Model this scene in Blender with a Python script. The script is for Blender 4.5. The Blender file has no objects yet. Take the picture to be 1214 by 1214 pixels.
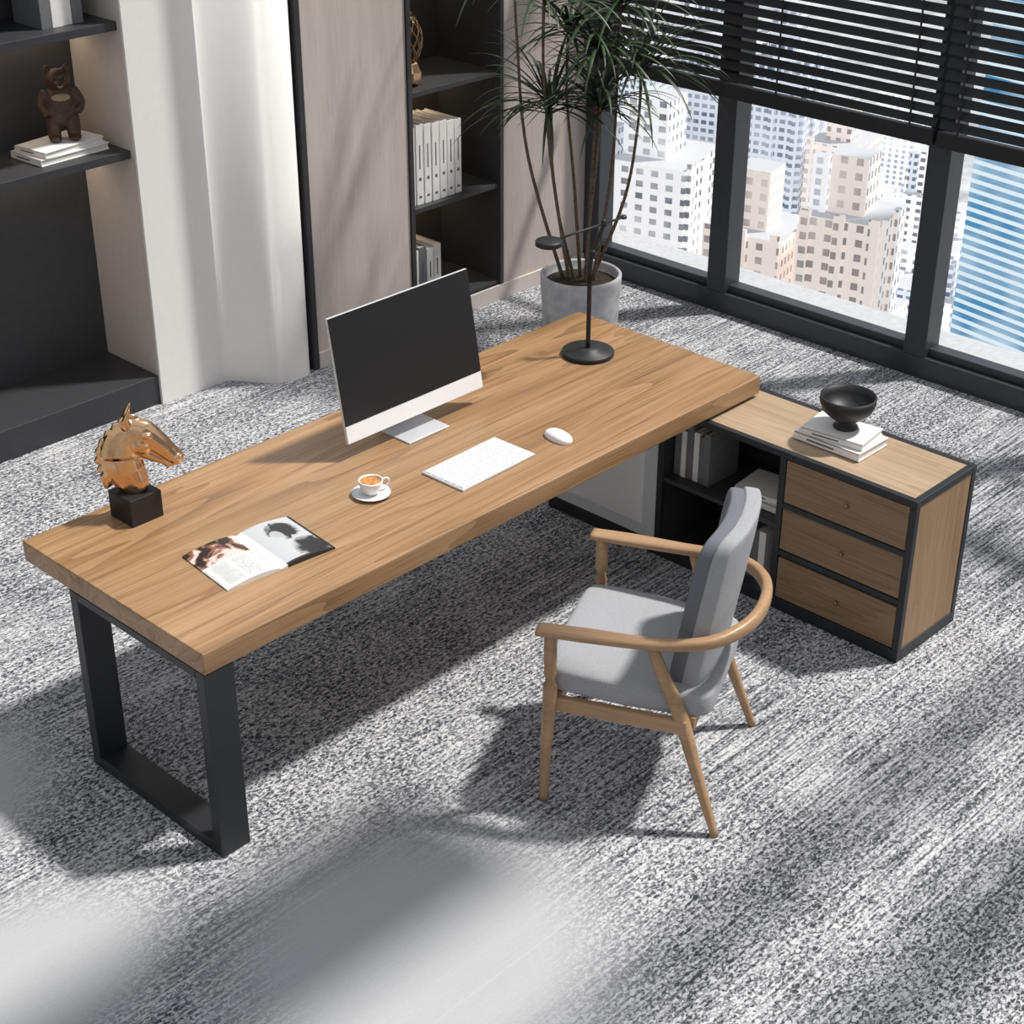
import bpy, math, random
from mathutils import Vector, Matrix
random.seed(7)
S=bpy.context.scene
D=bpy.data
# ------------------------------------------------------------------ materials
def newmat(name):
    m=D.materials.new(name);m.use_nodes=True
    nt=m.node_tree;b=nt.nodes['Principled BSDF'];return m,nt,b
def N(nt,t,**k):
    n=nt.nodes.new(t)
    for a,v in k.items(): setattr(n,a,v)
    return n
def pm(name,col,rough=.5,metal=0,noise=0.08,nscale=30,bump=0,emis=0,coat=0):
    m,nt,b=newmat(name)
    tc=N(nt,'ShaderNodeTexCoord');no=N(nt,'ShaderNodeTexNoise');no.inputs['Scale'].default_value=nscale;no.inputs['Detail'].default_value=3
    nt.links.new(tc.outputs['Object'],no.inputs['Vector'])
    r=N(nt,'ShaderNodeValToRGB');r.color_ramp.elements[0].position=.3;r.color_ramp.elements[1].position=.7
    r.color_ramp.elements[0].color=[c*(1-noise) for c in col]+[1];r.color_ramp.elements[1].color=[min(1,c*(1+noise)) for c in col]+[1]
    nt.links.new(no.outputs['Fac'],r.inputs['Fac']);nt.links.new(r.outputs['Color'],b.inputs['Base Color'])
    b.inputs['Roughness'].default_value=rough;b.inputs['Metallic'].default_value=metal
    if coat: b.inputs['Coat Weight'].default_value=coat
    if emis:
        nt.links.new(r.outputs['Color'],b.inputs['Emission Color']);b.inputs['Emission Strength'].default_value=emis
    if bump:
        bp=N(nt,'ShaderNodeBump');bp.inputs['Strength'].default_value=bump;bp.inputs['Distance'].default_value=.003
        nt.links.new(no.outputs['Fac'],bp.inputs['Height']);nt.links.new(bp.outputs['Normal'],b.inputs['Normal'])
    return m
def wood(name,dark,mid,light,axis='X',plank=0,rough=.45,k=1.0,wavew=.5,rings=10,spec=.5,lines=.0,cross=7):
    m,nt,b=newmat(name);L=nt.links.new
    tc=N(nt,'ShaderNodeTexCoord');sep=N(nt,'ShaderNodeSeparateXYZ');L(tc.outputs['Object'],sep.inputs[0])
    o={'X':('X','Y','Z'),'Y':('Y','X','Z'),'Z':('Z','X','Y')}[axis]
    comb=N(nt,'ShaderNodeCombineXYZ')
    L(sep.outputs[o[0]],comb.inputs[0]);L(sep.outputs[o[1]],comb.inputs[1]);L(sep.outputs[o[2]],comb.inputs[2])
    vec=comb.outputs[0];wn=None
    if plank:
        dv=N(nt,'ShaderNodeMath',operation='DIVIDE');L(sep.outputs[o[1]],dv.inputs[0]);dv.inputs[1].default_value=plank
        fl=N(nt,'ShaderNodeMath',operation='FLOOR');L(dv.outputs[0],fl.inputs[0])
        wn=N(nt,'ShaderNodeTexWhiteNoise',noise_dimensions='1D');L(fl.outputs[0],wn.inputs['W'])
        mul=N(nt,'ShaderNodeVectorMath',operation='SCALE');L(wn.outputs['Color'],mul.inputs[0]);mul.inputs['Scale'].default_value=7
        ad=N(nt,'ShaderNodeVectorMath',operation='ADD');L(vec,ad.inputs[0]);L(mul.outputs[0],ad.inputs[1]);vec=ad.outputs[0]
    mp=N(nt,'ShaderNodeMapping');mp.inputs['Scale'].default_value=(.5*k,cross*k,cross*k);L(vec,mp.inputs[0])
    n1=N(nt,'ShaderNodeTexNoise');n1.inputs['Scale'].default_value=1.0;n1.inputs['Detail'].default_value=2;n1.inputs['Roughness'].default_value=.35;n1.inputs['Distortion'].default_value=.25;L(mp.outputs[0],n1.inputs['Vector'])
    rg=N(nt,'ShaderNodeMath',operation='MULTIPLY');L(n1.outputs['Fac'],rg.inputs[0]);rg.inputs[1].default_value=rings
    fr=N(nt,'ShaderNodeMath',operation='FRACT');L(rg.outputs[0],fr.inputs[0])
    m2=N(nt,'ShaderNodeMath',operation='POWER');L(fr.outputs[0],m2.inputs[0]);m2.inputs[1].default_value=.6
    mp2=N(nt,'ShaderNodeMapping');mp2.inputs['Scale'].default_value=(3*k,170*k,170*k);L(vec,mp2.inputs[0])
    n2=N(nt,'ShaderNodeTexNoise');n2.inputs['Scale'].default_value=1;n2.inputs['Detail'].default_value=3;L(mp2.outputs[0],n2.inputs['Vector'])
    mix=N(nt,'ShaderNodeMix');mix.data_type='FLOAT';mix.inputs[0].default_value=wavew;L(n2.outputs['Fac'],mix.inputs[2]);L(m2.outputs[0],mix.inputs[3])
    mix2=N(nt,'ShaderNodeMix');mix2.data_type='FLOAT';mix2.inputs[0].default_value=.45;L(mix.outputs[0],mix2.inputs[2]);L(n1.outputs['Fac'],mix2.inputs[3])
    r=N(nt,'ShaderNodeValToRGB');e=r.color_ramp.elements;e[0].position=.25;e[0].color=(*dark,1);e[1].position=.72;e[1].color=(*light,1)
    em=e.new(.5);em.color=(*mid,1);L(mix2.outputs[0],r.inputs['Fac'])
    col=r.outputs['Color']
    if lines:
        lt=N(nt,'ShaderNodeMapRange');L(n2.outputs['Fac'],lt.inputs[0]);lt.inputs[1].default_value=.30;lt.inputs[2].default_value=.44;lt.inputs[3].default_value=1-lines;lt.inputs[4].default_value=1
        s0=N(nt,'ShaderNodeVectorMath',operation='SCALE');L(col,s0.inputs[0]);L(lt.outputs[0],s0.inputs['Scale']);col=s0.outputs[0]
    if wn:
        mr=N(nt,'ShaderNodeMapRange');L(wn.outputs['Value'],mr.inputs[0]);mr.inputs[3].default_value=.92;mr.inputs[4].default_value=1.08
        sc=N(nt,'ShaderNodeVectorMath',operation='SCALE');L(col,sc.inputs[0]);L(mr.outputs[0],sc.inputs['Scale']);col=sc.outputs[0]
    L(col,b.inputs['Base Color']);b.inputs['Roughness'].default_value=rough
    b.inputs['Specular IOR Level'].default_value=spec
    bp=N(nt,'ShaderNodeBump');bp.inputs['Strength'].default_value=.10;bp.inputs['Distance'].default_value=.002;L(mix.outputs[0],bp.inputs['Height']);L(bp.outputs[0],b.inputs['Normal'])
    return m
M={}
M['desk']=wood('oak_desk',(.14,.070,.028),(.315,.180,.084),(.425,.270,.145),'X',.315,.34,1,.36,8,.6,.30,5.5)
M['cab']=wood('oak_cabinet',(.15,.090,.046),(.245,.155,.086),(.325,.215,.126),'Y',0,.5,1,.3,lines=.2)
M['cabend']=wood('oak_cabinet_end',(.19,.11,.056),(.30,.185,.10),(.375,.245,.14),'Z',0,.5,1,.3,lines=.15)
M['chairw']=wood('chair_wood',(.26,.155,.08),(.38,.232,.125),(.47,.30,.17),'Y',0,.4,1.6,.3)
M['wallwood']=wood('wall_veneer',(.44,.375,.34),(.54,.47,.43),(.61,.54,.495),'Z',0,.45,2.2,.12,lines=.14)
M['black']=pm('black_metal',(.018,.020,.023),.42)
M['frame']=pm('window_frame_metal',(.034,.039,.048),.4)
M['blackm']=pm('black_matte',(.012,.012,.013),.5)
M['slat']=pm('blind_slat',(.010,.011,.013),.6)
M['darklam']=pm('dark_laminate',(.036,.037,.041),.45)
M['darkback']=pm('dark_back_panel',(.05,.051,.055),.6)
M['nicheback']=pm('niche_back',(.05,.043,.038),.6)
M['white']=pm('white_paint',(.84,.815,.785),.45,noise=.015)
M['beige']=pm('beige_panel',(.60,.54,.495),.6,noise=.03)
M['roomwall']=pm('plaster_greige',(.45,.44,.43),.8,noise=.03)
M['wplastic']=pm('white_plastic',(.86,.86,.87),.3,noise=.01)
M['alu']=pm('aluminium',(.74,.75,.77),.28,.4,noise=.02)
M['screen']=pm('screen_glass',(.010,.010,.012),.3,noise=.05)
M['ceram']=pm('white_ceramic',(.82,.82,.82),.15,noise=.01)
M['coffee']=pm('latte',(.50,.22,.06),.4,noise=.5,nscale=60)
M['fabric']=pm('grey_fabric',(.35,.355,.37),.95,noise=.16,nscale=380,bump=.6)
M['fabricd']=pm('grey_fabric_dark',(.15,.16,.18),.95,noise=.16,nscale=380,bump=.6)
M['gold']=pm('copper_gold',(.76,.49,.28),.2,1,noise=.04)
M['brass']=pm('aged_brass',(.28,.19,.11),.35,.8,noise=.06)
M['concrete']=pm('concrete',(.46,.46,.47),.8,noise=.2,nscale=14,bump=.2)
M['soil']=pm('soil',(.03,.022,.016),1,noise=.6,nscale=60,bump=1)
M['bark']=pm('bark',(.12,.085,.055),.8,noise=.4,nscale=50,bump=.5)
M['leaf']=pm('leaf_green',(.030,.052,.022),.45,noise=.7,nscale=6)
M['paper']=pm('paper',(.74,.72,.68),.8,noise=.03)
M['bookw']=pm('book_cover_white',(.84,.82,.79),.6,noise=.03)
M['bookg']=pm('book_cover_grey',(.16,.165,.17),.6)
M['ink']=pm('spine_lettering',(.12,.11,.10),.6)
M['bear']=pm('bear_brown',(.07,.036,.022),.55,noise=.3,nscale=60,bump=.4)
M['cream']=pm('bear_cream',(.36,.26,.18),.7)
M['ledge']=pm('ledge_grey',(.50,.51,.53),.7)
M['street']=pm('street_grey',(.42,.43,.45),.9,noise=.3,nscale=.05)
M['door']=pm('door_white',(.66,.68,.70),.45,noise=.02)

def carpet():
    m,nt,b=newmat('carpet');L=nt.links.new
    def mth(op,a,b_=None,c=None):
        n=N(nt,'ShaderNodeMath',operation=op)
        for i,q in enumerate((a,b_,c)):
            if q is None: continue
            if isinstance(q,(int,float)): n.inputs[i].default_value=q
            else: L(q,n.inputs[i])
        return n.outputs[0]
    tc=N(nt,'ShaderNodeTexCoord');sep=N(nt,'ShaderNodeSeparateXYZ');L(tc.outputs['Object'],sep.inputs[0])
    mp=N(nt,'ShaderNodeMapping');mp.inputs['Scale'].default_value=(64,104,60);L(tc.outputs['Object'],mp.inputs[0])
    n=N(nt,'ShaderNodeTexNoise');n.inputs['Scale'].default_value=1;n.inputs['Detail'].default_value=2.5;n.inputs['Roughness'].default_value=.55;n.inputs['Distortion'].default_value=.9;L(mp.outputs[0],n.inputs['Vector'])
    mp3=N(nt,'ShaderNodeMapping');mp3.inputs['Scale'].default_value=(3,100,1);L(tc.outputs['Object'],mp3.inputs[0])
    n3=N(nt,'ShaderNodeTexNoise');n3.inputs['Scale'].default_value=1;n3.inputs['Detail'].default_value=2;L(mp3.outputs[0],n3.inputs['Vector'])
    big=N(nt,'ShaderNodeTexNoise');big.inputs['Scale'].default_value=.8;big.inputs['Detail'].default_value=2;L(tc.outputs['Object'],big.inputs['Vector'])
    mr=N(nt,'ShaderNodeMapRange');L(big.outputs['Fac'],mr.inputs[0]);mr.inputs[1].default_value=.4;mr.inputs[2].default_value=.65;mr.inputs[3].default_value=.12;mr.inputs[4].default_value=.5
    mx=N(nt,'ShaderNodeMix');mx.data_type='FLOAT';L(mr.outputs[0],mx.inputs[0]);L(n.outputs['Fac'],mx.inputs[2]);L(n3.outputs['Fac'],mx.inputs[3])
    # mottling shifts the light/dark balance a little over the floor
    mt=N(nt,'ShaderNodeTexNoise');mt.inputs['Scale'].default_value=3.5;mt.inputs['Detail'].default_value=3;L(tc.outputs['Object'],mt.inputs['Vector'])
    fac=mth('ADD',mx.outputs[0],mth('MULTIPLY',mth('SUBTRACT',mt.outputs['Fac'],.5),.13))
    r=N(nt,'ShaderNodeValToRGB');e=r.color_ramp.elements;e[0].position=.405;e[0].color=(.048,.051,.063,1);e[1].position=.59;e[1].color=(.60,.60,.605,1)
    em=e.new(.49);em.color=(.245,.25,.265,1);L(fac,r.inputs['Fac'])
    def haze_spot(cx,cy,rx,ry):
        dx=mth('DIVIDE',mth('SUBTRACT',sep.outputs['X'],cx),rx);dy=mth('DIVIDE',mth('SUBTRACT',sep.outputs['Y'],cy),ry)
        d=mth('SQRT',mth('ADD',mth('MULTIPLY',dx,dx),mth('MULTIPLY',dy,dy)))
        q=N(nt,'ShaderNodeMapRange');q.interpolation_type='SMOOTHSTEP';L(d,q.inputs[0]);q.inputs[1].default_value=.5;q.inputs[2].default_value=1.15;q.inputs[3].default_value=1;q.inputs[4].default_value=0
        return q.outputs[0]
    haze_msk=mth('MAXIMUM',mth('MAXIMUM',haze_spot(.15,-.72,.66,.66),haze_spot(-.75,.0,.6,.4)),haze_spot(-.45,.98,.45,.48))  # smooth grey patches: haze over the near floor put into the carpet colour
    haze_msk=mth('MULTIPLY',haze_msk,.96)
    mc0=N(nt,'ShaderNodeMix');mc0.data_type='RGBA';L(haze_msk,mc0.inputs[0]);L(r.outputs['Color'],mc0.inputs[6]);mc0.inputs[7].default_value=(.43,.435,.445,1)
    f=mth('FRACT',mth('DIVIDE',mth('SUBTRACT',sep.outputs['Y'],.286-.307),.614))
    seam=mth('COMPARE',f,.5,.006)
    f2=mth('FRACT',mth('DIVIDE',sep.outputs['Y'],.017))
    comb=mth('MULTIPLY',mth('LESS_THAN',f2,.22),mth('MULTIPLY',mth('GREATER_THAN',f,.50),mth('LESS_THAN',f,.72)))
    comb=mth('MULTIPLY',mth('MULTIPLY',comb,mth('LESS_THAN',sep.outputs['X'],-.05)),mth('GREATER_THAN',sep.outputs['Y'],0))
    s2=mth('MAXIMUM',mth('MULTIPLY',seam,mth('SUBTRACT',.5,mth('MULTIPLY',haze_msk,.42))),mth('MULTIPLY',comb,.4))
    mc=N(nt,'ShaderNodeMix');mc.data_type='RGBA';L(s2,mc.inputs[0]);L(mc0.outputs[2],mc.inputs[6]);mc.inputs[7].default_value=(.62,.62,.63,1)
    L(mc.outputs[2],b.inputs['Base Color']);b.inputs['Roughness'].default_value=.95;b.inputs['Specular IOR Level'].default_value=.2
    bp=N(nt,'ShaderNodeBump');bp.inputs['Distance'].default_value=.006;L(mth('MULTIPLY',mth('SUBTRACT',1,haze_msk),.6),bp.inputs['Strength']);L(n.outputs['Fac'],bp.inputs['Height']);L(bp.outputs[0],b.inputs['Normal'])
    return m
M['carpet']=carpet()

def facade(name,wall,win,cw,ch,fw,fh,emis):
    m,nt,b=newmat(name);L=nt.links.new
    tc=N(nt,'ShaderNodeTexCoord');sep=N(nt,'ShaderNodeSeparateXYZ');L(tc.outputs['Object'],sep.inputs[0])
    ad=N(nt,'ShaderNodeMath',operation='ADD');L(sep.outputs['X'],ad.inputs[0]);L(sep.outputs['Y'],ad.inputs[1])
    def cell(src,size,fr):
        d=N(nt,'ShaderNodeMath',operation='DIVIDE');L(src,d.inputs[0]);d.inputs[1].default_value=size
        f=N(nt,'ShaderNodeMath',operation='FRACT');L(d.outputs[0],f.inputs[0])
        g=N(nt,'ShaderNodeMath',operation='LESS_THAN');L(f.outputs[0],g.inputs[0]);g.inputs[1].default_value=fr;return g.outputs[0]
    mu=N(nt,'ShaderNodeMath',operation='MULTIPLY');L(cell(ad.outputs[0],cw,fw),mu.inputs[0]);L(cell(sep.outputs['Z'],ch,fh),mu.inputs[1])
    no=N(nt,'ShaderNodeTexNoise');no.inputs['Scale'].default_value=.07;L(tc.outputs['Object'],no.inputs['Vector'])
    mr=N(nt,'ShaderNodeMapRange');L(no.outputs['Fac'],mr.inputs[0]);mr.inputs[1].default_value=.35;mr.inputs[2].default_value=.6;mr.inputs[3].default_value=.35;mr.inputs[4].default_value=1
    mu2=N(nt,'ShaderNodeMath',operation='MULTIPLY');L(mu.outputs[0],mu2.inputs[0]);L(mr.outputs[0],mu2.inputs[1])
    ge=N(nt,'ShaderNodeNewGeometry');sn=N(nt,'ShaderNodeSeparateXYZ');L(ge.outputs['Normal'],sn.inputs[0])
    up=N(nt,'ShaderNodeMath',operation='LESS_THAN');L(sn.outputs['Z'],up.inputs[0]);up.inputs[1].default_value=.5
    mu3=N(nt,'ShaderNodeMath',operation='MULTIPLY');L(mu2.outputs[0],mu3.inputs[0]);L(up.outputs[0],mu3.inputs[1])
    wc=N(nt,'ShaderNodeMix');wc.data_type='RGBA';L(up.outputs[0],wc.inputs[0]);wc.inputs[6].default_value=(.40,.41,.43,1);wc.inputs[7].default_value=(*wall,1)
    mc=N(nt,'ShaderNodeMix');mc.data_type='RGBA';L(mu3.outputs[0],mc.inputs[0]);L(wc.outputs[2],mc.inputs[6]);mc.inputs[7].default_value=(*win,1)
    L(mc.outputs[2],b.inputs['Base Color']);L(mc.outputs[2],b.inputs['Emission Color']);b.inputs['Emission Strength'].default_value=emis;b.inputs['Roughness'].default_value=.8  # walls glow a little: emission imitates overexposed daylight haze
    return m
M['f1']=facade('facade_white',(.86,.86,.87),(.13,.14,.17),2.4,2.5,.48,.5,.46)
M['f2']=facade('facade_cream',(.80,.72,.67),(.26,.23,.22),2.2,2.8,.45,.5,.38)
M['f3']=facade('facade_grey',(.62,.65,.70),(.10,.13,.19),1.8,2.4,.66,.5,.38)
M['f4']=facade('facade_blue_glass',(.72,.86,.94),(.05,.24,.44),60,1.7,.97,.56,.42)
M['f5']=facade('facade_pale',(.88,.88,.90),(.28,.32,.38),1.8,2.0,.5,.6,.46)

# ------------------------------------------------------------------ mesh builder
class G:
    def __init__(s): s.v=[];s.f=[]
    def add(s,v,f):
        o=len(s.v);s.v+=[tuple(p) for p in v];s.f+=[tuple(i+o for i in q) for q in f];return s
    def box(s,lo,hi,rz=0,c=None):
        x0,y0,z0=lo;x1,y1,z1=hi
        v=[(x0,y0,z0),(x1,y0,z0),(x1,y1,z0),(x0,y1,z0),(x0,y0,z1),(x1,y0,z1),(x1,y1,z1),(x0,y1,z1)]
        if rz:
            cx,cy=c if c else ((x0+x1)/2,(y0+y1)/2);ca,sa=math.cos(rz),math.sin(rz)
            v=[(cx+(x-cx)*ca-(y-cy)*sa,cy+(x-cx)*sa+(y-cy)*ca,z) for x,y,z in v]
        return s.add(v,[(0,3,2,1),(4,5,6,7),(0,1,5,4),(1,2,6,5),(2,3,7,6),(3,0,4,7)])
    def lathe(s,prof,c=(0,0,0),n=40):
        v=[];f=[];k=len(prof)
        for i in range(n):
            a=2*math.pi*i/n
            for r,z in prof: v.append((c[0]+max(r,1e-5)*math.cos(a),c[1]+max(r,1e-5)*math.sin(a),c[2]+z))
        for i in range(n):
            j=(i+1)%n
            for t in range(k-1): f.append((i*k+t,j*k+t,j*k+t+1,i*k+t+1))
        return s.add(v,f)
    def ell(s,c,r,e=1.0,nu=28,nv=16,fn=None,e2=None):
        v=[];f=[];e2=e2 or e
        sp=lambda t,p: math.copysign(abs(t)**p,t)
        for j in range(nv+1):
            ph=-math.pi/2+math.pi*j/nv
            for i in range(nu):
                th=2*math.pi*i/nu
                p=(r[0]*sp(math.cos(ph),e)*sp(math.cos(th),e2),r[1]*sp(math.cos(ph),e)*sp(math.sin(th),e2),r[2]*sp(math.sin(ph),e))
                if fn:p=fn(p)
                v.append((c[0]+p[0],c[1]+p[1],c[2]+p[2]))
        for j in range(nv):
            for i in range(nu):
                i2=(i+1)%nu;f.append((j*nu+i,j*nu+i2,(j+1)*nu+i2,(j+1)*nu+i))
        return s.add(v,f)
    def sweep(s,pts,rad,n=14,sub=6,up=(0,0,1),e=1.0):
        P=[Vector(p) for p in pts];R=[(r,r) if not isinstance(r,(tuple,list)) else r for r in rad]
        if len(R)==1:R=R*len(P)
        Q=[];RR=[]
        if sub>1 and len(P)>2:
            for i in range(len(P)-1):
                p0=P[max(i-1,0)];p1=P[i];p2=P[i+1];p3=P[min(i+2,len(P)-1)]
                for k in range(sub):
                    t=k/sub
                    Q.append(.5*((2*p1)+(p2-p0)*t+(2*p0-5*p1+4*p2-p3)*t*t+(3*p1-p0-3*p2+p3)*t**3))
                    RR.append((R[i][0]*(1-t)+R[i+1][0]*t,R[i][1]*(1-t)+R[i+1][1]*t))
            Q.append(P[-1]);RR.append(R[-1])
        else: Q=P;RR=R
        v=[];f=[];up=Vector(up)
        sp=lambda t,p: math.copysign(abs(t)**p,t)
        for i,q in enumerate(Q):
            t=(Q[min(i+1,len(Q)-1)]-Q[max(i-1,0)]).normalized()
            a=t.cross(up)
            if a.length<1e-3:a=t.cross(Vector((1,0,0)))
            a.normalize();b=a.cross(t)
            for k in range(n):
                th=2*math.pi*(k+.5)/n
                v.append(q+a*RR[i][0]*sp(math.cos(th),e)+b*RR[i][1]*sp(math.sin(th),e))
        m=len(Q)
        for i in range(m-1):
            for k in range(n):
                k2=(k+1)%n;f.append((i*n+k,i*n+k2,(i+1)*n+k2,(i+1)*n+k))
        f.append(tuple(range(n))[::-1]);f.append(tuple((m-1)*n+k for k in range(n)))
        return s.add(v,f)
    def obj(s,name,mat,parent=None,smooth=False,bevel=0,seg=2,sub=0,loc=None,rz=0):
        me=D.meshes.new(name);me.from_pydata(s.v,[],s.f);me.update()
        import bmesh
        bm=bmesh.new();bm.from_mesh(me);bmesh.ops.recalc_face_normals(bm,faces=bm.faces);bm.to_mesh(me);bm.free()
        for m in (mat if isinstance(mat,list) else [mat]): me.materials.append(m)
        if smooth:
            me.polygons.foreach_set('use_smooth',[True]*len(me.polygons))
        o=D.objects.new(name,me);S.collection.objects.link(o)
        if loc:o.location=loc
        o.rotation_euler[2]=rz
        if parent:o.parent=parent
        if bevel:
            b=o.modifiers.new('b','BEVEL');b.width=bevel;b.segments=seg;b.limit_method='ANGLE';b.angle_limit=math.radians(40)
        if sub:
            b=o.modifiers.new('s','SUBSURF');b.levels=sub;b.render_levels=sub
        return o
def grp(name,loc=(0,0,0),rz=0):
    e=D.objects.new(name,None);S.collection.objects.link(e);e.location=loc;e.rotation_euler[2]=rz;e.empty_display_size=.1;return e

# ------------------------------------------------------------------ room shell
G().box((-4.3,-6.3,-.05),(4.72,3.4,0)).obj('floor',M['carpet'])
G().box((-4.3,3.22,0),(4.72,3.34,2.8)).obj('wall_back',M['darkback'])
G().box((-4.4,-6.3,0),(-4.28,3.34,2.8)).obj('wall_left',M['roomwall'])
G().box((-4.3,-6.4,0),(4.70,-6.28,2.8)).obj('wall_front',M['roomwall'])
# unseen overhead beams added to throw soft dark bands on the floor
G().box((-4.2,-1.86,3.62),(2.45,-1.32,3.8)).obj('added_shade_beam',M['white'])
G().box((-4.2,-2.52,3.64),(4.5,-2.40,3.76)).obj('added_shade_beam.001',M['white'])
G().box((-4.2,-3.10,3.64),(4.5,-2.92,3.76)).obj('added_shade_beam.002',M['white'])
o=grp('built_in_shelf_unit')
G().box((-4.2,2.81,0),(1.806,3.22,.145)).obj('platform',M['darklam'],o,bevel=.003)
G().box((-4.2,2.835,1.185),(1.806,3.22,1.222)).box((-4.2,2.835,1.745),(1.806,3.22,1.782)).box((-4.2,2.835,2.3),(1.806,3.22,2.337)).obj('shelves',M['darklam'],o,bevel=.002)
G().box((1.806,2.812,0.0),(1.824,3.22,2.8)).obj('side_panel',M['beige'],o)
prof=[(1.806,2.795),(2.16,2.795)]
for i in range(1,17):
    t=i/16;s_=t*t*(3-2*t);prof.append((2.16+.20*t,2.795-.215*s_))
for i in range(1,15):
    t=i/14*math.pi*.5;prof.append((2.36+.19*math.sin(t),2.58-.035*math.sin(min(t*2,math.pi))**.8 + .05*(1-math.cos(t))))
prof.append((2.556,2.66))
base=prof+[(2.556,3.2),(1.826,3.2),(1.826,2.81),(1.806,2.81)]
g=G();n=len(base);g.add([(x,y,0) for x,y in base]+[(x,y,2.8) for x,y in base],[(i,(i+1)%n,n+(i+1)%n,n+i) for i in range(n)]+[tuple(range(n,2*n))])
cv=g.obj('wall_panel_curved',M['white'],None,smooth=False)
for p in cv.data.polygons:
    p.use_smooth = (len(p.vertices)==4 and abs(p.normal.z)<.1 and 2.165<p.center.x<2.555 and p.center.y<2.82 )
G().box((2.56,2.57,0),(2.588,3.2,2.8)).obj('trim_1',M['darklam'])
G().box((2.59,2.58,.0),(3.235,3.2,2.8)).obj('wall_panel_wood',M['wallwood'],bevel=.003)
G().box((3.905,2.58,.0),(4.70,3.2,2.8)).obj('wall_panel_wood.001',M['wallwood'],bevel=.003)
G().box((2.59,2.568,0),(4.56,2.58,.085)).obj('baseboard_back',M['beige'],bevel=.002)
o=grp('bookcase_niche')
G().box((3.237,2.57,.087),(3.262,3.2,2.8)).box((3.88,2.57,.087),(3.904,3.2,2.8)).obj('sides',M['darklam'],o)
G().box((3.262,2.585,.087),(3.88,3.2,.11)).box((3.262,2.585,.625),(3.88,3.05,.65)).box((3.262,2.585,1.215),(3.88,3.05,1.24)).box((3.262,2.585,1.83),(3.88,3.05,1.855)).obj('shelves',M['darklam'],o,bevel=.002)
G().box((3.262,3.03,.11),(3.88,3.06,2.8)).obj('back',M['nicheback'],o)

# window wall
mull=[(2.47,2.58),(1.575,1.695),(.355,.475),(-.865,-.745),(-2.085,-1.965),(-3.305,-3.185),(-4.525,-4.405)]
wg=grp('window_1')
g=G()
for a,b in mull: g.box((4.56,a,.11),(4.69,b,2.72))
g.box((4.56,-6.28,0),(4.70,2.58,.11)).box((4.56,-6.28,2.6),(4.70,2.58,2.8)).box((4.60,-6.28,.11),(4.68,2.47,.15))
g.obj('frame',M['frame'],wg,bevel=.004)
G().box((4.72,-6,-.2),(5.05,3.0,.06)).obj('window_ledge',M['ledge'])
gm,nt,b=newmat('window_glass')
tr=N(nt,'ShaderNodeBsdfTransparent');gl=N(nt,'ShaderNodeBsdfGlossy');gl.inputs['Roughness'].default_value=.02
mx=N(nt,'ShaderNodeMixShader');mx.inputs[0].default_value=.04;nt.links.new(tr.outputs[0],mx.inputs[1]);nt.links.new(gl.outputs[0],mx.inputs[2]);nt.links.new(mx.outputs[0],nt.nodes['Material Output'].inputs[0])
G().box((4.64,-6.2,.13),(4.646,2.5,2.62)).obj('glass',gm,wg)
o=grp('window_blinds')
g=G();z=1.27
while z<2.6:
    h=.0205;dx,dz=h*.42,h*.91;x=4.515
    for (ya,yb) in [(-6,.405),(.425,2.46)]:
        v=[(x-dx,ya,z-dz),(x-dx,yb,z-dz),(x+dx,yb,z+dz),(x+dx,ya,z+dz)]
        v2=[(a+.002,b,c-.001) for a,b,c in v]
        g.add(v+v2,[(0,1,2,3),(7,6,5,4),(0,4,5,1),(1,5,6,2),(2,6,7,3),(3,7,4,0)])
    z+=.056
g.obj('slats',M['slat'],o)
G().box((4.495,-6,1.165),(4.535,.405,1.24)).box((4.495,.425,1.165),(4.535,2.46,1.24)).box((4.49,-6,2.6),(4.54,2.46,2.66)).obj('rails',M['slat'],o,bevel=.005)
g=G()
for y in (-5,-3.8,-2.6,-1.4,-.5,.3,.55,1.3,2.2): g.box((4.5,y,1.2),(4.502,y+.010,2.62))
g.obj('tapes',M['slat'],o)

# city outside
def city():
    rnd=random.Random(31);gs=[G() for _ in range(4)]
    for xi in range(15):
        for yi in range(28):
            x=262+xi*27+rnd.uniform(-5,5);y=95+yi*22+rnd.uniform(-4,4)
            ratio=y/x
            if ratio<.52 and x<345: continue
            if ratio>1.05 or ratio<.38: continue
            w=rnd.uniform(6,11);d=rnd.uniform(6,11)
            if xi<5: top=-.47*x+rnd.uniform(-28,26)
            else: top=-.41*x+rnd.uniform(-25,55)
            k=rnd.choice([0,0,0,1,2,3,3,2]);a=math.radians(14)
            gs[k].box((x-w,y-d,-330),(x+w,y+d,top),a)
            gs[k].box((x-w*.5,y-d*.4,top),(x+w*.4,y+d*.5,top+rnd.uniform(3,14)),a)
            if rnd.random()<.6: gs[(k+2)%4].box((x-w*.8,y+d*.4,top),(x-w*.5,y+d*.8,top+rnd.uniform(4,14)),a)
            # projecting bays / corner piers give the facades relief
            for q in (-.85,0,.85):
                if rnd.random()<.6: gs[k].box((x-w-.9,y+d*q-1.0,-330),(x-w,y+d*q+1.0,top+1.5),a,(x,y))
                if rnd.random()<.6: gs[k].box((x+w*q-1.0,y-d-.9,-330),(x+w*q+1.0,y-d,top+1.5),a,(x,y))
    e=grp('city_skyline')
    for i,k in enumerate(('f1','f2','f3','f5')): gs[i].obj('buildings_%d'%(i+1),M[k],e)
    G().box((100,-300,-331),(1500,1500,-330)).obj('ground',M['street'],e)
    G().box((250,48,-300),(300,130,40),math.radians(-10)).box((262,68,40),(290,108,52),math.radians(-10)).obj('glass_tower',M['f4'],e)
city()

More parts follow.
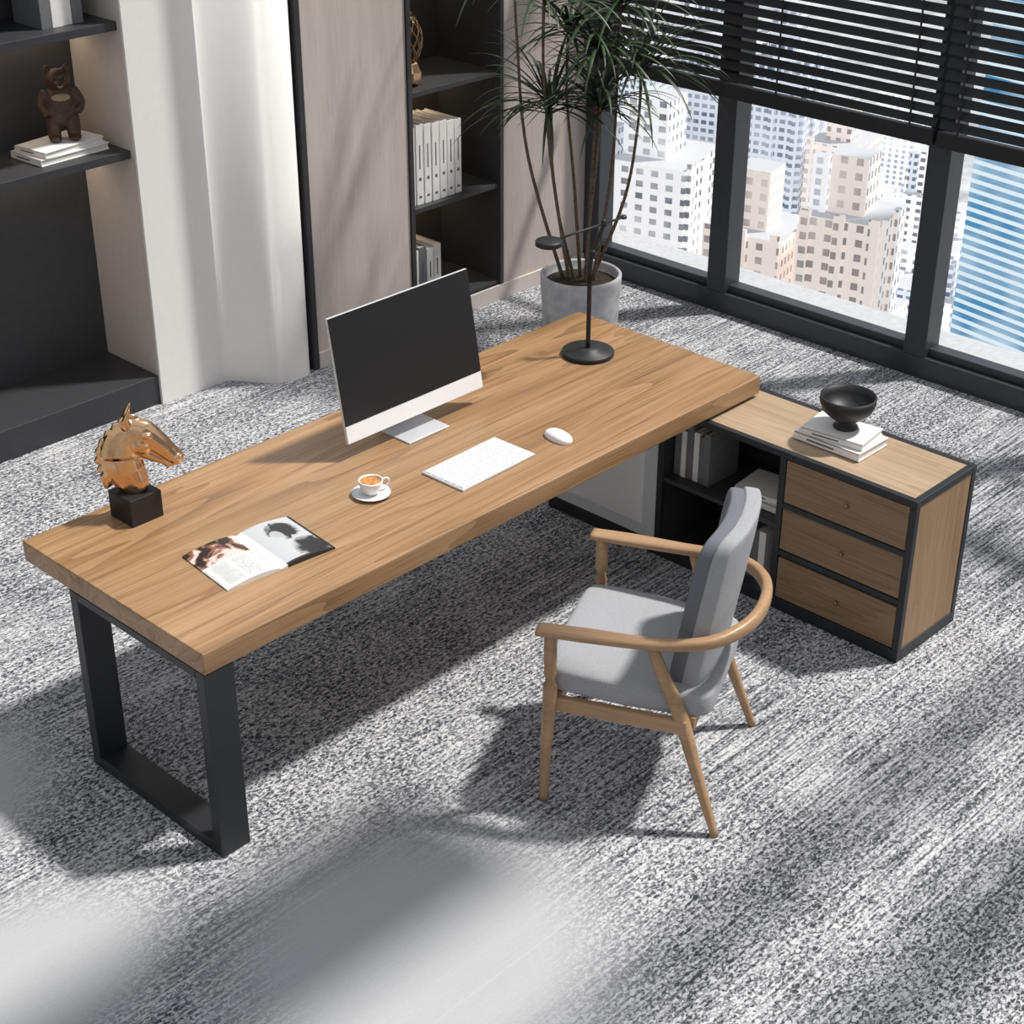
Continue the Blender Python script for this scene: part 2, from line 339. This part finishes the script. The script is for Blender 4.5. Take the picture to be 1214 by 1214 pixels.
# ------------------------------------------------------------------ desk
L_,W_=2.66,.937
o=grp('desk')
G().box((0,0,.676),(L_,W_,.75)).obj('desktop',M['desk'],o,bevel=.004)
g=G();a,b=.004,.69;t=.042
g.box((.0,a,0),(.108,a+t,.676)).box((.0,b-t,0),(.108,b,.676)).box((.0,a+t,0),(.108,b-t,t)).box((0,a+t,.646),(.108,b-t,.676))
g.obj('leg_frame',M['black'],o,bevel=.003)
G().box((.108,.15,.64),(2.3,.2,.676)).box((.108,.55,.64),(2.3,.6,.676)).obj('rails',M['black'],o)

# ------------------------------------------------------------------ side cabinet
o=grp('side_cabinet')
X0,X1,Y0,Y1,H=2.338,2.735,-.905,.80,.6626
f=.026
g=G()
for x in (X0,X1-f):
    g.box((x,Y0,0),(x+f,Y1,.05)).box((x,Y0,H-f),(x+f,Y1,H))
    for y in (Y0,-.347-f/2,.216-f/2,Y1-f): g.box((x,y,.05),(x+f,y+f,H-f))
for y in (Y0,Y1-f): g.box((X0+f,y,0),(X1-f,y+f,.05)).box((X0+f,y,H-f),(X1-f,y+f,H))
for z in (.236,.434): g.box((X0,Y0+f,z),(X0+f,-.36,z+.022))
g.obj('frame',M['black'],o,bevel=.002)
G().box((X0+f,Y0+f,H-.02),(X1-f,Y1-f,H-.002)).obj('top_panel',wood('oak_top',(.28,.19,.115),(.38,.27,.175),(.46,.34,.235),'Y',0,.4,1,.3,lines=.15),o)
G().box((X0+.03,Y0+.004,.05),(X1-f,Y0+.02,H-f)).obj('end_panel',M['cabend'],o)
g=G();g.box((X1-.02,Y0+f,.05),(X1-.006,Y1-f,H-.02)).box((X0+f,Y0+f,.02),(X1-f,Y1-f,.05)).box((X0+.02,-.347-.008,.05),(X1-.02,-.347+.008,H-.02)).box((X0+.02,.216-.008,.05),(X1-.02,.216+.008,H-.02)).box((X0+.01,-.334,.335),(X1-.02,.203,.353))
g.obj('carcass',M['darklam'],o)
g=G()
for z in (.053,.261,.459): g.box((X0+.005,Y0+f+.003,z),(X0+.022,-.362,z+.172))
g.obj('drawers',M['cab'],o,bevel=.001)
g=G()
for z in (.139,.347,.545): g.ell((X0-.004,-.63,z),(.008,.0085,.0085)).sweep([(X0+.006,-.63,z),(X0-.006,-.63,z)],[.003],sub=1)
g.obj('knobs',M['brass'],o,smooth=True)
G().box((X0+.006,.234,.055),(X0+.02,Y1-f-.004,H-f-.003)).obj('door',M['door'],o,bevel=.002)
G().box((X0+.002,.30,.11),(X0+.006,.72,.58)).obj('door_inset',M['wplastic'],o,bevel=.001)

def books(name,specs,loc,rz=0,depth=.2,gap=.0025,ink=False):
    e=grp(name,loc,rz);x=0;by={};pg=G();ik=G()
    for t,h,mk in specs:
        g=by.setdefault(mk,G());d=depth*random.uniform(.95,1);y0=random.uniform(0,.008)
        g.box((x,y0,0),(x+t,y0+.003,h)).box((x,y0+.003,0),(x+.003,d,h)).box((x+t-.003,y0+.003,0),(x+t,d,h))
        pg.box((x+.003,y0+.004,.003),(x+t-.003,d-.004,h-.006))
        if ink:
            for (a,b_,w) in ((.30,.34,.35),(.45,.75,.16),(.08,.11,.4)):
                ik.box((x+t*(.5-w/2),y0-.0006,h*a),(x+t*(.5+w/2),y0,h*b_))
        x+=t+gap
    for k,g in by.items(): g.obj('covers_'+k,M[k],e)
    if ink: ik.obj('spine_titles',M['ink'],e)
    pg.obj('pages',M['paper'],e);return e
def stack(name,specs,loc,rz=0):
    e=grp(name,loc,rz);z=0;c=G();p=G();ik=G()
    for w,d,t,a in specs:
        c.box((-w/2,-d/2,z),(w/2,d/2,z+.004),a,(0,0)).box((-w/2,-d/2,z+t-.004),(w/2,d/2,z+t),a,(0,0)).box((-w/2,-d/2,z),(-w/2+.004,d/2,z+t),a,(0,0))
        p.box((-w/2+.004,-d/2+.004,z+.004),(w/2-.004,d/2-.004,z+t-.004),a,(0,0))
        ik.box((-w/2-.0006,-d*.12,z+t*.4),(-w/2,d*.3,z+t*.6),a,(0,0));z+=t+.0005
    c.obj('covers',M['bookw'],e,bevel=.001);p.obj('pages',M['paper'],e);ik.obj('spine_titles',M['ink'],e);return e,z
stack('stacked_books',[(.19,.28,.032,0),(.17,.25,.026,.12)],(2.545,-.45,H))
e=grp('footed_bowl',(2.56,-.455,H+.0595))
G().lathe([(0,0),(.045,0),(.045,.006),(.028,.014),(.026,.03),(.06,.042),(.09,.07),(.102,.10),(.102,.125),(.095,.125),(.09,.10),(.07,.07),(.03,.055),(0,.052)],n=56).obj('bowl',M['blackm'],e,smooth=True)
books('cabinet_books',[(.03,.22,'bookg'),(.022,.2,'bookw'),(.03,.23,'bookg'),(.025,.21,'bookw'),(.02,.2,'bookg'),(.03,.22,'bookg')],(X0+.06,.195,.3535),math.radians(-90))
stack('cabinet_books_flat',[(.19,.24,.03,0),(.18,.22,.025,.1)],(X0+.16,-.2,.3535))
books('cabinet_books_lower',[(.03,.2,'bookw'),(.022,.22,'bookw'),(.03,.21,'bookg'),(.025,.2,'bookw'),(.03,.22,'bookg'),(.03,.2,'bookg'),(.03,.21,'bookw')],(X0+.06,-.05,.0505),math.radians(-90))

# ------------------------------------------------------------------ monitor
e=grp('desktop_computer',(1.415,.60,.75))
tilt=math.radians(10)
def tl(p):
    x,y,z=p;c,s=math.cos(tilt),math.sin(tilt);return (x,y*c+z*s,z*c-y*s+.062)
def tbox(lo,hi):
    g=G().box(lo,hi);g.v=[tl(p) for p in g.v];return g
tbox((-.332,0,0),(.332,.012,.452)).obj('shell',M['alu'],e,bevel=.004)
tbox((-.330,-.002,.002),(.330,0,.064)).obj('chin',M['wplastic'],e,bevel=.001)
tbox((-.330,-.003,.066),(.330,.0,.450)).obj('screen',M['screen'],e,bevel=.001)
g=G().ell((0,.012,.226),(.28,.028,.20),.6,fn=lambda p:(p[0],max(p[1],-.004),p[2]));g.v=[tl(p) for p in g.v];g.obj('rear_bulge',M['alu'],e,smooth=True)
g=G().sweep([(0,.105,.24),(0,.13,.16),(0,.125,.06),(0,.09,.008)],[(.095,.006)],e=.5,up=(0,1,0));g.obj('stand_neck',M['alu'],e,smooth=True)
G().box((-.1,-.06,0),(.1,.13,.007)).obj('stand_foot',M['alu'],e,bevel=.003)
e=grp('keyboard',(1.378,.257,.75),math.radians(1.5))
G().box((-.183,-.098,0),(.183,.098,.009)).obj('base',M['alu'],e,bevel=.003)
g=G()
for r in range(6):
    n=17;w=.352/n
    for c in range(n):
        if r==0 and 4<=c<=9: continue
        x=-.176+c*w;y=-.09+r*.0305
        g.box((x+.0015,y,.009),(x+w-.0015,y+.026,.0125))
g.box((-.176+4*.0207+.0015,-.09,.009),(-.176+10*.0207-.0015,-.064,.0125))
g.obj('keys',M['wplastic'],e,bevel=.001)
e=grp('computer_mouse',(1.717,.195,.75),math.radians(-6))
G().ell((0,0,.006),(.034,.062,.024),.85,fn=lambda p:(p[0],p[1],max(p[2],-.006))).obj('body',M['wplastic'],e,smooth=True)
e=grp('coffee_cup',(.972,.362,.75))
G().lathe([(0,.0),(.035,0),(.04,.003),(.066,.011),(.066,.013),(.04,.007),(0,.006)]).obj('saucer',M['ceram'],e,smooth=True)
G().lathe([(0,.007),(.02,.007),(.023,.011),(.035,.028),(.041,.05),(.041,.058),(.038,.058),(.037,.05),(.03,.03),(0,.014)]).sweep([(.036,-.012,.05),(.055,-.02,.052),(.062,-.023,.038),(.05,-.018,.024),(.032,-.012,.024)],[.0035]).obj('cup',M['ceram'],e,smooth=True)
G().lathe([(0,.053),(.0375,.053)]).obj('coffee',M['coffee'],e)
def pagemat(name,kind):
    m,nt,b=newmat(name);L=nt.links.new
    tc=N(nt,'ShaderNodeTexCoord');sep=N(nt,'ShaderNodeSeparateXYZ');L(tc.outputs['Object'],sep.inputs[0])
    def mth(op,a,b_=None,c=None):
        n=N(nt,'ShaderNodeMath',operation=op)
        for i,q in enumerate((a,b_,c)):
            if q is None: continue
            if isinstance(q,(int,float)): n.inputs[i].default_value=q
            else: L(q,n.inputs[i])
        return n.outputs[0]
    X,Y=sep.outputs['X'],sep.outputs['Y']
    no=N(nt,'ShaderNodeTexNoise');no.inputs['Scale'].default_value=16 if kind=='text' else 22;no.inputs['Detail'].default_value=3;no.inputs['Distortion'].default_value=1.0;L(tc.outputs['Object'],no.inputs['Vector'])
    r=N(nt,'ShaderNodeValToRGB');e=r.color_ramp.elements;r.color_ramp.interpolation='EASE'
    L(no.outputs['Fac'],r.inputs['Fac'])
    mc=N(nt,'ShaderNodeMix');mc.data_type='RGBA'
    if kind=='text':
        e[0].position=.44;e[0].color=(.02,.012,.01,1);e[1].position=.60;e[1].color=(.66,.56,.5,1);k=e.new(.52);k.color=(.25,.11,.07,1)
        img=mth('MULTIPLY',mth('GREATER_THAN',Y,.015),mth('LESS_THAN',X,-.02))
        lines=mth('GREATER_THAN',mth('FRACT',mth('MULTIPLY',Y,160)),.5)
        n2=N(nt,'ShaderNodeTexNoise');n2.inputs['Scale'].default_value=260;L(tc.outputs['Object'],n2.inputs['Vector'])
        tx=mth('MULTIPLY',lines,mth('GREATER_THAN',n2.outputs['Fac'],.45))
        col=mth('GREATER_THAN',mth('FRACT',mth('MULTIPLY',mth('ADD',X,.19),14)),.18)
        tx=mth('MULTIPLY',mth('MULTIPLY',tx,col),mth('LESS_THAN',Y,.005))
        tx=mth('MULTIPLY',mth('MULTIPLY',tx,mth('GREATER_THAN',Y,-.115)),mth('LESS_THAN',X,-.018))
        m1=N(nt,'ShaderNodeMix');m1.data_type='RGBA';L(tx,m1.inputs[0]);m1.inputs[6].default_value=(.72,.72,.71,1);m1.inputs[7].default_value=(.28,.28,.29,1)
        L(img,mc.inputs[0]);L(m1.outputs[2],mc.inputs[6]);L(r.outputs['Color'],mc.inputs[7])
    else:
        def ball(cx,cy,rx,ry):
            dx=mth('DIVIDE',mth('SUBTRACT',X,cx),rx);dy=mth('DIVIDE',mth('SUBTRACT',Y,cy),ry)
            return mth('ADD',mth('MULTIPLY',dx,dx),mth('MULTIPLY',dy,dy))
        def soft(q,w=.5):
            k=N(nt,'ShaderNodeMapRange');k.interpolation_type='SMOOTHSTEP';L(q,k.inputs[0]);k.inputs[1].default_value=1-w;k.inputs[2].default_value=1+w;k.inputs[3].default_value=1;k.inputs[4].default_value=0;return k.outputs[0]
        wob=mth('MULTIPLY',mth('SUBTRACT',no.outputs['Fac'],.5),2.4)
        hair=soft(mth('ADD',ball(.120,.05,.050,.058),wob),.3)
        body=soft(mth('ADD',ball(.145,-.085,.055,.075),wob),.4)
        face=soft(ball(.088,.03,.022,.034),.3)
        dk=mth('MULTIPLY',mth('MAXIMUM',hair,body),mth('SUBTRACT',1,mth('MULTIPLY',face,.8)))
        dk=mth('MAXIMUM',dk,mth('MAXIMUM',mth('GREATER_THAN',X,.188),mth('LESS_THAN',Y,-.122)))
        m1=N(nt,'ShaderNodeMix');m1.data_type='RGBA';L(mth('MULTIPLY',dk,.98),m1.inputs[0]);m1.inputs[6].default_value=(.52,.53,.54,1);m1.inputs[7].default_value=(.012,.012,.014,1)
        L(mth('GREATER_THAN',X,.02),mc.inputs[0]);mc.inputs[6].default_value=(.75,.75,.74,1);L(m1.outputs[2],mc.inputs[7])
    L(mc.outputs[2],b.inputs['Base Color']);b.inputs['Roughness'].default_value=.35
    return m
e=grp('open_magazine',(.472,.331,.75),math.radians(-6))
def page(sgn,name,mat):
    g=G();nx=16
    top=[];
    for i in range(nx+1):
        u=i/nx;x=sgn*(u*.198);z=.004+.016*max(0,math.sin(math.pi*u))**.8*(1-u*.55)+.001
        if u==0:z=.004
        for y in (-.132,.132): top.append((x,y,z))
    nb=len(top);v=top+[(x,y,.0005) for x,y,z in top];f=[]
    for i in range(nx):
        a=2*i;f.append((a,a+1,a+3,a+2));f.append((nb+a,nb+a+2,nb+a+3,nb+a+1));f.append((a,a+2,nb+a+2,nb+a));f.append((a+1,nb+a+1,nb+a+3,a+3))
    f.append((2*nx,2*nx+1,nb+2*nx+1,nb+2*nx));f.append((0,nb,nb+1,1))
    g.add(v,f).obj(name,mat,e)
page(-1,'page_1',pagemat('magazine_text','text'));page(1,'page_2',pagemat('magazine_photo','photo'))

# ------------------------------------------------------------------ lamp
e=grp('desk_lamp',(2.349,.613,.75))
G().lathe([(0,0),(.102,0),(.104,.004),(.104,.016),(.1,.02),(.05,.022),(.045,.03),(0,.031)],n=56).obj('base',M['blackm'],e,smooth=True)
hx,hy=.99,-.14
g=G().sweep([(0,0,.03),(0,0,.22),(.0,0,.37),(.012,-.002,.42),(.045,-.012,.50),(.06,-.018,.535)],[.009,.009,.009,.009,.007,.006])
g.ell((.012,-.002,.415),(.014,.014,.02)).ell((.055,-.016,.53),(.012,.012,.018)).obj('pole',M['blackm'],e,smooth=True)
pa=Vector((.055,-.016,.528));d=Vector((hx,hy,0)).normalized()
A=pa-d*.27+Vector((0,0,-.012));B=pa+d*.10+Vector((0,0,.006))
g=G().sweep([A,B],[.0045],sub=1).ell(B,(.014,.014,.008));g.obj('arm',M['blackm'],e,smooth=True)
G().lathe([(0,-.016),(.045,-.016),(.052,-.012),(.052,.004),(.045,.008),(0,.008)],c=(A.x,A.y,A.z),n=40).obj('head',M['blackm'],e,smooth=True)

# ------------------------------------------------------------------ horse head sculpture
e=grp('horse_head_sculpture',(.35,.808,.75))
G().box((-.06,-.062,0),(.06,.062,.095)).obj('plinth',M['blackm'],e,bevel=.002)
h=grp('horse_head',(0,0,.095),math.radians(-36));h.parent=e;h.scale=(1.10,1.10,1.02)
g=G()
g.sweep([(.012,0,-.004),(.0,0,.025),(-.018,0,.07),(-.028,0,.12),(-.018,0,.17),(.008,0,.205)],[(.024,.034),(.030,.048),(.034,.060),(.033,.062),(.030,.056),(.026,.044)])
g.sweep([(-.045,0,.10),(-.068,0,.055),(-.078,0,.015)],[(.026,.034),(.020,.026),(.005,.008)])
g.sweep([(.0,0,.220),(.038,0,.203),(.076,0,.166),(.106,0,.132),(.126,0,.108)],[(.026,.032),(.032,.044),(.028,.037),(.024,.030),(.023,.026)])
g.ell((.034,0,.168),(.042,.033,.045)).ell((.130,0,.106),(.023,.026,.025)).ell((.110,0,.088),(.022,.017,.013))
g.sweep([(.035,0,.136),(.070,0,.113),(.110,0,.090)],[(.022,.024),(.016,.019),(.015,.012)])
for s in (-1,1):
    g.ell((.054,s*.030,.200),(.015,.010,.009));g.ell((.142,s*.020,.116),(.008,.007,.007))
    g.sweep([(.000,s*.017,.236),(.002,s*.022,.258),(.014,s*.023,.290)],[(.012,.012),(.013,.011),(.002,.002)],n=10)
mx_=[-.074,-.086,-.090,-.086,-.074,-.056,-.034,-.014];mz=[.060,.09,.12,.15,.178,.204,.226,.242]
for i in range(8):
    x,z=mx_[i],mz[i]
    g.sweep([(x+.04,0,z-.016),(x+.014,.0,z-.004),(x+.002,.0,z-.004),(x-.010,0,z-.018)],[(.015,.024),(.013,.020),(.010,.015),(.004,.004)],n=10)
g.sweep([(-.002,0,.240),(.018,0,.256),(.034,0,.244)],[(.009,.011),(.008,.010),(.004,.004)],n=10)
hh=g.obj('head',M['gold'],h,smooth=True)
r=hh.modifiers.new('r','REMESH');r.mode='VOXEL';r.voxel_size=.0022;r.use_smooth_shade=True
sm=hh.modifiers.new('sm','SMOOTH');sm.iterations=8;sm.factor=.5

# ------------------------------------------------------------------ armchair
e=grp('armchair',(1.278,-.628,0),math.radians(25.5))
ring=[(-.305,.30,.648),(-.30,.16,.652),(-.292,.0,.655),(-.278,-.13,.662),(-.235,-.235,.672),(-.13,-.31,.682),(0,-.332,.686)]
ring=ring+[(-x,y,z) for x,y,z in ring[:-1][::-1]]
rr=[(.030,.013),(.032,.014),(.026,.015),(.020,.017),(.018,.02),(.018,.024),(.018,.026)];rr=rr+rr[:-1][::-1]
G().sweep(ring,rr,n=16,e=.7).obj('armrest_ring',M['chairw'],e,smooth=True)
for i,s in enumerate((-1,1)):
    G().sweep([(s*.30,.275,0),(s*.297,.27,.2),(s*.292,.262,.4),(s*.292,.262,.642)],[.013,.018,.022,.019],e=.85).obj('front_leg_%d'%(i+1),M['chairw'],e,smooth=True)
    G().sweep([(s*.305,-.285,0),(s*.285,-.215,.2),(s*.265,-.145,.4),(s*.278,-.085,.55),(s*.287,-.05,.648)],[.012,.018,.024,.021,.017],e=.85).obj('back_leg_%d'%(i+1),M['chairw'],e,smooth=True)
g=G().box((-.27,.235,.345),(.27,.265,.395)).box((-.255,-.19,.345),(.255,-.16,.395)).box((-.29,-.17,.345),(-.262,.25,.395)).box((.262,-.17,.345),(.29,.25,.395))
g.obj('seat_frame',M['chairw'],e,bevel=.006,seg=3)
def seatf(p):
    x,y,z=p;k=1-.10*max(0,-y)/.26;return (x*k,y,z+ (.010*(1-(x/.27)**2)*(1 if z>0 else 0)) + .012*y/.26)
G().ell((0,.03,.438),(.272,.265,.050),.30,nu=96,nv=32,fn=seatf,e2=.2).obj('seat',M['fabric'],e,smooth=True)
def backf(p):
    x,y,z=p
    lean=-.075*(z+.29)/.5;curve=.035*(x/.22)**2
    w=1-.06*((z)/.29 if z>0 else (-z/.29)*1.5)
    return (x*w,y+lean+curve,z)
G().ell((0,-.135,.690),(.226,.032,.286),.22,nu=96,nv=40,fn=backf,e2=.3).obj('back_cushion',M['fabricd'],e,smooth=True)
G().ell((0,-.178,.690),(.228,.030,.293),.2,nu=96,nv=40,fn=backf,e2=.25).obj('back_shell',M['fabric'],e,smooth=True)

# ------------------------------------------------------------------ plant
PX,PY=3.637,1.782
e=grp('potted_dracaena',(PX,PY,0))
G().lathe([(0,0),(.175,0),(.18,.01),(.202,.41),(.202,.425),(.197,.43),(.186,.43),(.182,.42),(.18,.37),(0,.37)],n=64).obj('planter',M['concrete'],e,smooth=True)
G().lathe([(0,.395),(.1,.393),(.182,.38)],n=40).obj('soil',M['soil'],e,smooth=True)
R_=Vector((.69,-.724,0));F_=Vector((.724,.69,0))
cr=[(-.17,.02,1.26,-.03,60),(.07,-.10,1.31,.02,58),(.26,.04,1.44,.05,64),(.06,-.04,1.54,.03,52),(-.08,.10,1.60,0.0,46),(-.34,.02,1.98,-.09,44),(.15,-.04,1.74,.06,46),(-.20,-.06,1.78,-.06,30)]
tg=G();lg=G();rnd=random.Random(5)
def leaf(c,az,el,ln,w):
    p=c.copy();d=Vector((math.cos(az)*math.cos(el),math.sin(az)*math.cos(el),math.sin(el)))
    side=Vector((-math.sin(az),math.cos(az),0));n=11;v=[]
    for i in range(n+1):
        t=i/n;ww=w*(math.sin(math.pi*min(1,.12+t*.88))**.6)*(1-t*.3)
        if i==n: ww=.0005
        upv=side.cross(d).normalized()
        v+= [p-side*ww+upv*ww*.35,p-upv*0,p+side*ww+upv*ww*.35]
        p=p+d*(ln/n);d=(d+Vector((0,0,-.08-.12*t))).normalized()
    f=[]
    for i in range(n):
        a=3*i;f+=[(a,a+1,a+4,a+3),(a+1,a+2,a+5,a+4)]
    lg.add(v,f)
for lat,dep,z,bl,nl in cr:
    b0=R_*bl*.9+F_*dep*.3;c=R_*lat+F_*dep
    m1=b0.lerp(c,.45)+R_*(lat*.18+rnd.uniform(-.02,.02));m2=b0.lerp(c,.88)+R_*(lat*.05+rnd.uniform(-.01,.01))
    tg.sweep([b0+Vector((0,0,.37)),m1+Vector((0,0,.37+(z-.37)*.4)),m2+Vector((0,0,.37+(z-.37)*.75)),c+Vector((0,0,z))],[.010,.008,.0065,.008],n=8)
    c=c+Vector((0,0,z))
    for k in range(nl):
        az=rnd.uniform(0,2*math.pi);el=math.radians(rnd.triangular(-15,80,35));leaf(c+Vector((0,0,rnd.uniform(-.05,.03))),az,el,rnd.uniform(.30,.54),rnd.uniform(.007,.012))
tg.obj('stems',M['bark'],e,smooth=True);lg.obj('leaves',M['leaf'],e,smooth=True)

# ------------------------------------------------------------------ shelf objects
books('shelf_books',[(.046,.40,'bookw'),(.046,.41,'bookw'),(.044,.405,'bookw'),(.046,.40,'bookw'),(.046,.40,'bookw'),(.044,.39,'bookw'),(.044,.385,'bookw')],(3.275,2.62,.6505),0,depth=.28,gap=.009,ink=True)
books('shelf_books_lower',[(.05,.30,'bookw'),(.05,.31,'bookg'),(.045,.29,'bookw'),(.05,.30,'paper')],(3.275,2.62,.1105),0,depth=.28,gap=.006,ink=True)
e=grp('gold_lantern',(3.37,2.72,1.2405))
G().lathe([(0,0),(.05,0),(.075,.03),(.08,.07),(.06,.11),(.05,.12),(0,.12)],n=10).obj('vase',M['gold'],e)
g=G()
for i in range(10):
    a=i*math.pi/5
    for s in (1,-1):
        pts=[(math.cos(a+s*t*1.6)*(.05+.03*math.sin(math.pi*t)),math.sin(a+s*t*1.6)*(.05+.03*math.sin(math.pi*t)),.12+.2*t) for t in [j/6 for j in range(7)]]
        g.sweep(pts,[.004],n=6,sub=2)
g.lathe([(.048,.315),(.055,.315),(.055,.33),(.03,.35),(0,.352)]);g.obj('wire_top',M['brass'],e,smooth=True)
stack('shelf_books_flat',[(.36,.22,.03,.06),(.33,.20,.026,.14)],(1.57,3.02,1.2225))
e=grp('bear_figurine',(1.60,3.02,1.2798),math.radians(-25));e.scale=(1.1,1.1,1.08)
g=G()
g.ell((0,0,.14),(.062,.052,.085)).ell((0,-.008,.245),(.048,.046,.044)).ell((0,-.05,.236),(.022,.024,.018))
for s in (-1,1):
    g.ell((s*.036,0,.286),(.015,.010,.016)).sweep([(s*.05,0,.20),(s*.075,-.01,.15),(s*.06,-.045,.12)],[.022,.02,.016]).sweep([(s*.034,0,.09),(s*.038,-.005,.04),(s*.038,-.008,.018)],[.034,.028,.026]).ell((s*.038,-.022,.014),(.026,.04,.0145))
b_=g.obj('body',M['bear'],e,smooth=True);r=b_.modifiers.new('r','REMESH');r.mode='VOXEL';r.voxel_size=.004;r.use_smooth_shade=True
sm=b_.modifiers.new('sm','SMOOTH');sm.iterations=5
G().ell((0,-.036,.178),(.036,.02,.016)).ell((0,-.062,.232),(.012,.014,.009)).obj('chest_and_muzzle',M['cream'],e,smooth=True)
G().ell((0,-.075,.238),(.007,.006,.006)).ell((-.018,-.048,.256),(.005,.005,.005)).ell((.018,-.048,.256),(.005,.005,.005)).obj('eyes_and_nose',M['screen'],e,smooth=True)
books('shelf_books_upper',[(.05,.32,'bookg'),(.05,.33,'bookw'),(.045,.32,'bookw'),(.05,.31,'bookg')],(1.5,2.92,1.7825),0,depth=.22)

# ------------------------------------------------------------------ lights
sd=D.lights.new('sun','SUN');sd.energy=4.5;sd.angle=math.radians(4);sd.color=(1,.972,.93)
so=D.objects.new('sun',sd);S.collection.objects.link(so);so.rotation_euler=Vector((-.5,.32,-1)).to_track_quat('-Z','Y').to_euler();so.location=(5,0,6)
def area(name,loc,rot,sx,sy,en,col):
    l=D.lights.new(name,'AREA');l.shape='RECTANGLE';l.size=sx;l.size_y=sy;l.energy=en;l.color=col
    q=D.objects.new(name,l);S.collection.objects.link(q);q.location=loc;q.rotation_euler=rot
area('led_strip_niche',(3.57,2.98,1.82),(0,0,0),.55,.03,.9,(1,.75,.5))
area('led_strip_niche_2',(3.57,2.98,1.205),(0,0,0),.55,.03,.9,(1,.75,.5))
area('led_strip_niche_3',(3.57,2.98,.615),(0,0,0),.55,.03,.9,(1,.75,.5))
area('led_strip_left',(1.3,3.15,1.18),(0,0,0),.9,.03,1.0,(1,.78,.58))
area('led_strip_left_2',(1.3,3.15,1.74),(0,0,0),.9,.03,1.0,(1,.78,.58))
w=D.worlds.new('w');S.world=w;w.use_nodes=True
nt=w.node_tree;bg=nt.nodes['Background']
tc=N(nt,'ShaderNodeTexCoord');sp=N(nt,'ShaderNodeSeparateXYZ');nt.links.new(tc.outputs['Generated'],sp.inputs[0])
r=N(nt,'ShaderNodeValToRGB');e_=r.color_ramp.elements;e_[0].position=0;e_[0].color=(1,.99,.98,1);e_[1].position=.6;e_[1].color=(.88,.92,1,1)
nt.links.new(sp.outputs['Z'],r.inputs[0]);nt.links.new(r.outputs[0],bg.inputs[0]);bg.inputs[1].default_value=.64
S.view_settings.view_transform='Standard';S.view_settings.look='None'

# ------------------------------------------------------------------ camera
yaw,pitch,roll,fpx=.7607,.5069,.0029,1980.3
fw=Vector((math.cos(yaw)*math.cos(pitch),math.sin(yaw)*math.cos(pitch),-math.sin(pitch)))
rt=fw.cross(Vector((0,0,1))).normalized();up=rt.cross(fw)
r2=rt*math.cos(roll)+up*math.sin(roll);u2=-rt*math.sin(roll)+up*math.cos(roll)
cd=D.cameras.new('camera');co=D.objects.new('camera',cd);S.collection.objects.link(co)
cd.sensor_width=36;cd.lens=fpx*36/1214;cd.clip_end=3000
m=Matrix((r2,u2,-fw)).transposed().to_4x4();m.translation=Vector((-2.2533,-3.3568,3.4081));co.matrix_world=m
S.camera=co
